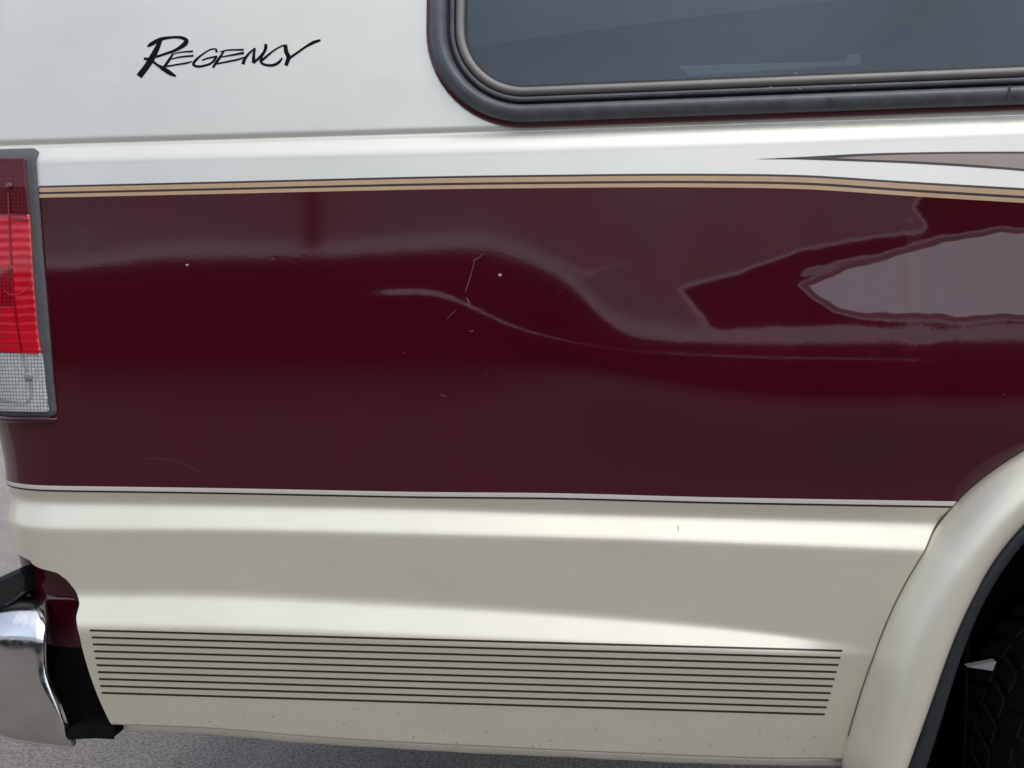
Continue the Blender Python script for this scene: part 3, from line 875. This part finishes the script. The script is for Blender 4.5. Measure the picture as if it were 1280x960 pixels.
zl = lambda y, x=30: float(inv(x, y, 0.006)[1][0])
z1, z2, z3, z4 = zl(197.5), zl(268, 32), zl(441, 45), zl(515, 52)
patch('dark_red_lens', lens_edge, z1, z2 + 0.0004, 0.0065, 0.004, 'lens_dark_red', gasket, 0.002, 0)
patch('red_lens', lens_edge, z2 - 0.0004, z3 + 0.0004, 0.0072, 0.004, 'lens_red', gasket, 0, 0)
patch('clear_lens', lens_edge, z3 - 0.0004, z4, 0.0065, 0.004, 'lens_clear', gasket, 0, 0.003)
patch('reflector_grid', lambda z: 0 * z + float(inv(17, 360, 0.0076)[0][0]), zl(333, 15), zl(383, 15), 0.0074, 0.0025, 'lens_mid_red', gasket, 0.002, 0.002)
def on_lens(name, strokes, m): return ribbons(name, strokes, m, gasket, 0.0084, 0.0001, 6)
on_lens('lens_seam', [[(10, 240, 1), (10.5, 255, 1.6), (12, 300, 2.2), (14, 340, 2.2), (19, 390, 2), (25, 430, 2), (27, 441, 2)]], 'lens_ridge')
on_lens('lens_seam', [[(27.5, 442, 2.4), (31, 458, 2.2), (37, 478, 2), (38, 492, 2), (35, 500, 2.2), (28, 502.5, 2), (10, 500.5, 2), (-4, 498, 2)]], 'lens_ridge_clear')
on_lens('lens_seam', [[(-4, 268, 1.5), (15, 268.5, 2), (34, 269, 2)], [(14, 273, 2.5), (25, 274, 3.5), (36, 275, 1.5)]], 'lens_ridge')
on_lens('lens_seam', [[(-2, 437, 1.2), (20, 439.5, 2), (48, 441, 2.2)]], 'lens_red')
on_lens('lens_reflection', [[(5, 362, .5), (12, 368, 1.0), (24, 367, 1.2), (33, 361, 1.2), (40, 352, .6)]], 'lens_reflection')  # reflection line on the lens, put in as a coloured stroke
def dome(name, px, py, r, material, lift=0.0075, h=0.6):
    s, z = inv(px, py, lift)
    c = SN(s, z, lift)[0]; n = Vector(Nrm(s, z)[0])
    a = n.orthogonal().normalized(); b_ = n.cross(a)
    pts = []
    for k in range(7):
        t_ = k / 6 * math.pi / 2
        pts.append([[*(Vector(c) + (a * math.cos(p_) + b_ * math.sin(p_)) * r * math.cos(t_) + n * r * h * math.sin(t_))] for p_ in np.linspace(0, 2 * math.pi, 17)[:-1]])
    return from_grid(name, np.transpose(np.array(pts), (1, 0, 2)), material, gasket, closed_u=True)
dome('lens_screw', 35.5, 470.5, 0.0065, 'grey_plastic', h=0.35)
dome('lens_screw', 11, 233, 0.0048, 'lens_mid_red', h=0.25)
# painted lip of the body under the lamp
sl_ = np.linspace(s_left, float(lamp_edge(zlb)) - 0.004, 40)
path = [tuple(q_) for q_ in S(sl_, zlb - 0.0045 + 0 * sl_, -0.001)] + [tuple(S(float(lamp_edge(zlb)) + 0.001, zlb - 0.001, -0.003))]
tube('lamp_lip', path, [0.0062] * 38 + [0.0056, 0.004, 0.001], 'maroon_paint', side_panel, 12)

# ------------------------------------------------------------------ body behind the cut-away, rear bumper
def base_curve(s, o):
    ph = np.clip((S0 - s) / RC, 0, math.pi / 2); rest = np.clip(S0 - s - RC * math.pi / 2, 0, None)
    return S0 + np.clip(s - S0, 0, None) - (RC + o) * np.sin(ph), RC - (RC + o) * np.cos(ph) + rest
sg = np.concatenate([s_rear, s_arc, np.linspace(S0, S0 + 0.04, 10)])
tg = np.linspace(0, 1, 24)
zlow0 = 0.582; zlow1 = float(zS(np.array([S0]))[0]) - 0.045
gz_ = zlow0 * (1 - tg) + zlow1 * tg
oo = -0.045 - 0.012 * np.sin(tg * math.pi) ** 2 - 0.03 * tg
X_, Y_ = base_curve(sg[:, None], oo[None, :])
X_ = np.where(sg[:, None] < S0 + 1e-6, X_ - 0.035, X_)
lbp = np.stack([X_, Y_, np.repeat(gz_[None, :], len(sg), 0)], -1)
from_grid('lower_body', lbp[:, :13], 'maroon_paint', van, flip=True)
from_grid('shaded_lower_body', lbp[:, 12:], 'underbody_black', van, flip=True)  # recess shade put into the colour: lower half of the body in black
bx_, bz_ = P([84, 142, 142, 84], [912, 909, 922, 925], -0.015)
prism('frame_strip', list(zip(bx_.tolist(), bz_.tolist())), 0.015, 0.06, 'underbody_black', van, 0.001)

YB = 0.012
ex, ez = P([48, 52, 54, 57, 66, 75, 81, 85], [765, 790, 815, 840, 865, 890, 912, 930], -YB)
end_f = pchip(ez[::-1], ex[::-1])
zbt, zbb = float(P(30, 772, -YB)[1]), float(P(60, 944, -YB)[1])
XCB, RB = float(P(10, 850, -YB)[0]), 0.17
sec = [(0.09, zbt - 0.01), (0.062, zbt + 0.010), (0.050, zbt + 0.0135), (0.042, zbt + 0.011), (0.030, zbt + 0.0035), (0.018, zbt - 0.0065), (0.009, zbt - 0.0175), (0.003, zbt - 0.029), (0.0, zbt - 0.041)]
for k in range(1, 9): sec.append((-0.004 * math.sin(math.pi * k / 9), zbt - 0.041 + (zbb + 0.03 - zbt + 0.041) * k / 9))
sec += [(0.0, zbb + 0.03), (0.004, zbb + 0.014), (0.012, zbb + 0.005), (0.026, zbb), (0.06, zbb)]
us = np.concatenate([[-1], np.linspace(0, 1, 14), np.linspace(1, 2, 26)[1:], [3]])
pts = np.zeros((len(us), len(sec), 3))
for j, (dd, zz_) in enumerate(sec):
    xe = float(end_f(zz_)) - 0.72 * max(dd - 0.008, 0)
    for i, u in enumerate(us):
        if u < 0: x, y = xe - 0.004, YB + dd + 0.012
        elif u <= 1:
            # the nose of the bumper is rounded over its last centimetre
            f = u; x = xe + (XCB - xe) * f
            nose = 0.010 * max(0, 1 - (xe - x) / 0.012) ** 2
            y = YB + dd + nose
        elif u <= 2:
            a = (u - 1) * math.pi / 2
            x, y = XCB - (RB - dd) * math.sin(a), YB + RB - (RB - dd) * math.cos(a)
        else: x, y = XCB - (RB - dd), 1.75
        drop = 0.012 * min(max((xe - x) / 0.12, 0), 1) ** 2 if zz_ < (zbt + zbb) / 2 else 0
        pts[i, j] = (x, y, zz_ + drop * ((zbt + zbb) / 2 - zz_) / ((zbt - zbb) / 2))
bumper = from_grid('rear_bumper', pts, 'chrome', van, flip=True)
bumper['label'] = 'worn chrome rear bumper end'
px_, pz_ = P([-60, 24, 31, 29, 6, -60], [747, 709, 724, 741, 758, 790], -0.035)
prism('bumper_pad', list(zip(px_.tolist(), pz_.tolist())), 0.035, 0.12, 'black_plastic', bumper, 0.007)

# ------------------------------------------------------------------ wheel arch flare and its rubber edge
th = np.linspace(-0.22, math.pi + 0.22, 170)
ro, ri, rb = r_out(th), r_in(th), r_bk(th)
def arch_pt(r, th_, o): return np.stack([WX - r * np.cos(th_), -o, WZ + r * np.sin(th_)], -1)
xo, zo = WX - ro * np.cos(th), WZ + ro * np.sin(th)
o_loc = relief_o(xo, np.maximum(zo, zS(xo) + 0.012))
ker = np.hanning(25); ker /= ker.sum()
o_loc = np.maximum(np.convolve(np.pad(o_loc, 12, mode='edge'), ker, 'valid'), o_loc) + 0.004
o_fl = 0.052 + 0.0 * th
prof = [(0.0, -0.006, 0), (0.0, 0.0035, 0.0), (0.012, 0.0065, 0.02), (0.05, 0.007, 0.12), (0.11, 0.004, 0.34), (0.2, 0.002, 0.6), (0.32, 0, 0.82), (0.45, 0, 0.95), (0.6, 0, 1.0), (0.75, 0, 0.98), (0.88, 0, 0.90), (0.96, 0, 0.78), (1.0, 0, 0.62), (1.0, 0, 0.3)]
cols = []
for w, add, bl in prof:
    r = ro + (ri - ro) * w
    cols.append(arch_pt(r, th, (o_loc + add) * (1 - bl) + o_fl * bl))
flare = from_grid('wheel_arch_flare', np.stack(cols, 1), 'pearl_cream', van)
flare['label'] = 'wide cream fender flare over the rear wheel'
prof = [(-0.02, 0.02), (0.0, 0.036), (0.3, 0.041), (0.7, 0.036), (1.0, 0.026), (1.05, 0.0), (1.0, -0.03)]
cols = [arch_pt(ri + (rb - ri) * w, th, o + 0 * th) for w, o in prof]
from_grid('arch_rubber_edge', np.stack(cols, 1), 'arch_rubber', flare)
# dark joint where the flare meets the side
xj = [np.stack([WX - (ro + e_) * np.cos(th), WZ + (ro + e_) * np.sin(th)], -1) for e_ in (-0.004, 0.0004, 0.0013)]
jp = np.stack([SN(q_[:, 0], np.maximum(q_[:, 1], zS(q_[:, 0]) + 0.012), 0.0006) for q_ in xj], 1)
sel = (th > 0.0) & (th < math.pi)
from_grid('flare_joint', jp[sel], 'joint_dirt', flare)
# wheel housing behind the edge
th2 = np.linspace(-0.9, math.pi + 0.9, 120)
cols = [arch_pt(r_bk(th2) * k, th2, np.full(th2.shape, -y)) for k, y in ((1.0, 0.03), (1.06, 0.06), (1.10, 0.2), (1.08, 0.38), (0.7, 0.385), (0.02, 0.39))]
from_grid('wheel_housing', np.stack(cols, 1), 'underbody_black', van)

# ------------------------------------------------------------------ wheel
TR = 0.365 - LIFT
YW = 0.07
WXT = 1.05
wheel = None
tyre_prof = [(0.205, 0.012), (0.25, -0.004), (0.30, -0.006), (0.335, 0.0), (0.352, 0.012), (0.357, 0.03), (0.358, 0.115), (0.357, 0.20), (0.352, 0.218), (0.335, 0.23), (0.30, 0.236), (0.205, 0.22)]
an = np.linspace(0, 2 * math.pi, 97)[:-1]
tp = np.stack([np.stack([WXT - r * np.cos(an), YW + y + 0 * an, TR + r * np.sin(an)], -1) for r, y in tyre_prof], 1)
rim_prof = [(0.205, 0.012), (0.20, 0.004), (0.19, 0.02), (0.17, 0.05), (0.10, 0.045), (0.06, 0.02), (0.0, 0.02)]
rp = np.stack([np.stack([WXT - r * np.cos(an), YW + y + 0 * an, TR + r * np.sin(an)], -1) for r, y in rim_prof], 1)
rim = from_grid('wheel', rp, 'steel', van, closed_u=True)
tyre = from_grid('tyre', tp, 'tyre_rubber', rim, closed_u=True)
# tread blocks: one small mesh shared by all, in three staggered rows round the tyre
def block_mesh(y0, y1, skew):
    me = bpy.data.meshes.new('tread_block')
    bm = bmesh.new()
    h, hw, tw = 0.0065, 0.0150, 0.0130
    vs = []
    for r, w_ in ((0.354, hw), (0.354 + h, tw)):
        for y, sg_ in ((y0, -1), (y1, 1)):
            for d_ in (-1, 1):
                vs.append(bm.verts.new((d_ * w_ + sg_ * skew, y, r)))
    for f in ((0, 1, 3, 2), (4, 6, 7, 5), (0, 4, 5, 1), (2, 3, 7, 6), (0, 2, 6, 4), (1, 5, 7, 3)): bm.faces.new([vs[i] for i in f])
    bmesh.ops.recalc_face_normals(bm, faces=bm.faces)
    bm.to_mesh(me); bm.free()
    me.materials.append(M['tyre_rubber'])
    return me
rowsb = [(0.006, 0.058, 0.008), (0.066, 0.112, -0.007), (0.120, 0.165, 0.007), (0.173, 0.224, -0.008)]
for k, (y0, y1, sk) in enumerate(rowsb):
    bmh = block_mesh(y0, y1, sk)
    for j in range(56):
        o = bpy.data.objects.new('tread_block', bmh)
        C.objects.link(o); o.parent = tyre
        a = (j + 0.5 * (k % 2)) * 2 * math.pi / 56
        o.matrix_local = Matrix.Translation((WXT, YW, TR)) @ Matrix.Rotation(a, 4, 'Y')

# ------------------------------------------------------------------ underside
box('floor_pan', (-0.40, 0.12, 0.54), (WX - 0.46, 1.8, 0.60), 'underbody_black', van)
tube('axle', [(WXT, 0.3, TR), (WXT, 1.7, TR)], 0.045, 'underbody_black', van, 14)
box('frame_rail', (-0.62, 0.46, 0.40), (1.7, 0.52, 0.52), 'underbody_black', van, 0.004)
tube('leaf_spring', [(WX - 0.62, 0.42, 0.47), (WX - 0.3, 0.42, 0.42), (WX, 0.42, 0.41), (WX + 0.6, 0.42, 0.48)], 0.022, 'underbody_black', van, 8)
solid('rear_doors_lining', [(-0.70, 0.2, 0.5), (-0.70, 1.8, 0.5), (-0.70, 1.8, 1.79), (-0.70, 0.2, 1.79)], [(0, 1, 2, 3)], 'underbody_black', van)

# ------------------------------------------------------------------ what the paint mirrors, across the lot behind the viewer
YH = -9.0
hz_ = ZC + 0.03 + abs(YH) * math.tan(R_(E1))
hedge = bpy.data.objects.new('clipped_hedge', None)
def make_hedge():
    nx, nz = 260, 14
    x = np.linspace(-22, 22, nx); prof = [(0.0, -LIFT), (0.05, 0.5), (0.0, 1.0), (0.04, 1.6), (0.08, hz_ - 0.12), (0.3, hz_), (0.7, hz_), (1.0, hz_ - 0.1), (1.05, -LIFT)]
    rng = np.random.default_rng(3)
    p = np.zeros((nx, len(prof), 3))
    for j, (dy, z) in enumerate(prof):
        p[:, j, 0] = x; p[:, j, 1] = YH - dy + rng.normal(0, 0.05, nx); p[:, j, 2] = z + (rng.normal(0, 0.025, nx) if 0 < z else 0)
    return from_grid('clipped_hedge', p, 'hedge_leaf', None)
hedge_o = make_hedge()
bpy.data.objects.remove(hedge)
hedge_o['label'] = 'long dark clipped hedge across the lot, mirrored in the maroon paint'
hedge_o['category'] = 'hedge'
YD = -11.0
bld = bpy.data.objects.new('low_building', None); C.objects.link(bld); bld.location = (0, YD, -LIFT)
bld['label'] = 'long low grey building behind the hedge, mirrored in the maroon paint'
bld['category'] = 'building'
zroof = ZC + abs(YD) * math.tan(R_(17.5))
zb0 = ZC + abs(YD) * math.tan(R_(8.6)); zb1 = ZC + abs(YD) * math.tan(R_(11.0))
box('wall', (-24, YD - 5, -LIFT), (24, YD, zroof), 'stucco', bld)
za0 = ZC + (abs(YD) - 1.0) * math.tan(R_(8.6)); za1 = ZC + abs(YD) * math.tan(R_(11.2))
solid('band_reflector', [(-24, YD + 0.002, za1), (24, YD + 0.002, za1), (24, YD + 1.0, za0), (-24, YD + 1.0, za0), (-24, YD + 0.002, za1 - 0.08), (24, YD + 0.002, za1 - 0.08), (24, YD + 1.0, za0 - 0.08), (-24, YD + 1.0, za0 - 0.08)], BOXF, 'pale_reflector', bld)  # added pale slope, catches the sky so the paint mirrors a brighter band
px0, pz0 = P(388, 290)
dv = np.array([float(px0), 0, float(pz0)]) - CAM
YP = -10.55
k_ = abs(YP) / dv[1]
post_x = float(px0) + dv[0] * k_
lp = bpy.data.objects.new('lamp_post', None); C.objects.link(lp); lp.location = (post_x, YP, -LIFT)
lp['label'] = 'slim dark lamp post across the lot, mirrored as a streak in the paint'
lp['category'] = 'lamp post'
tube('post', [(post_x, YP, -LIFT), (post_x, YP, 3.0), (post_x, YP, 6.5)], [0.13, 0.12, 0.07], 'galvanised', lp, 12)
tube('arm', [(post_x, YP, 6.4), (post_x + 0.5, YP, 6.6), (post_x + 0.9, YP, 6.62)], 0.03, 'galvanised', lp, 8)
box('lamp_head', (post_x + 0.8, YP - 0.12, 6.55), (post_x + 1.3, YP + 0.12, 6.66), 'galvanised', lp, 0.02)

# added unseen sheet in front of the hedge, softens the mirrored dark edge
rng = np.random.default_rng(8)
xs_ = np.linspace(-22, 22, 200)
e_ = YH + 4.6 + np.convolve(rng.normal(0, 0.35, 204), np.ones(5) / 5, 'valid')
shade_sheet = from_grid('foot_shade_sheet', np.stack([np.stack([xs_, e_, 0 * xs_ + 0.008 - LIFT], -1), np.stack([xs_, 0 * xs_ + YH - 0.2, 0 * xs_ + 0.03 - LIFT], -1)], 1), 'foot_shade', None, flip=True)
shade_sheet['kind'] = 'structure'

box('mud_flap', (0.67, 0.22, -0.02), (0.675, 0.5, 0.46), 'underbody_black', van)
# pale wedge-shaped plate in the wheel housing
for nm_, pts_, dep, m_ in (('pale_wedge', [(1209, 834), (1246, 827), (1241, 839)], -0.10, 'pale_grey'),):
    x_, z_ = P([p_[0] for p_ in pts_], [p_[1] for p_ in pts_], dep)
    prism(nm_, list(zip(x_.tolist(), z_.tolist())), -dep, -dep + 0.012, m_, van, 0.001)

# everything was measured from the datum: lift it so that the ground is at height zero
for o in list(scene.objects):
    if o.parent is None and o.type in ('MESH', 'EMPTY'):
        o.location.z += LIFT
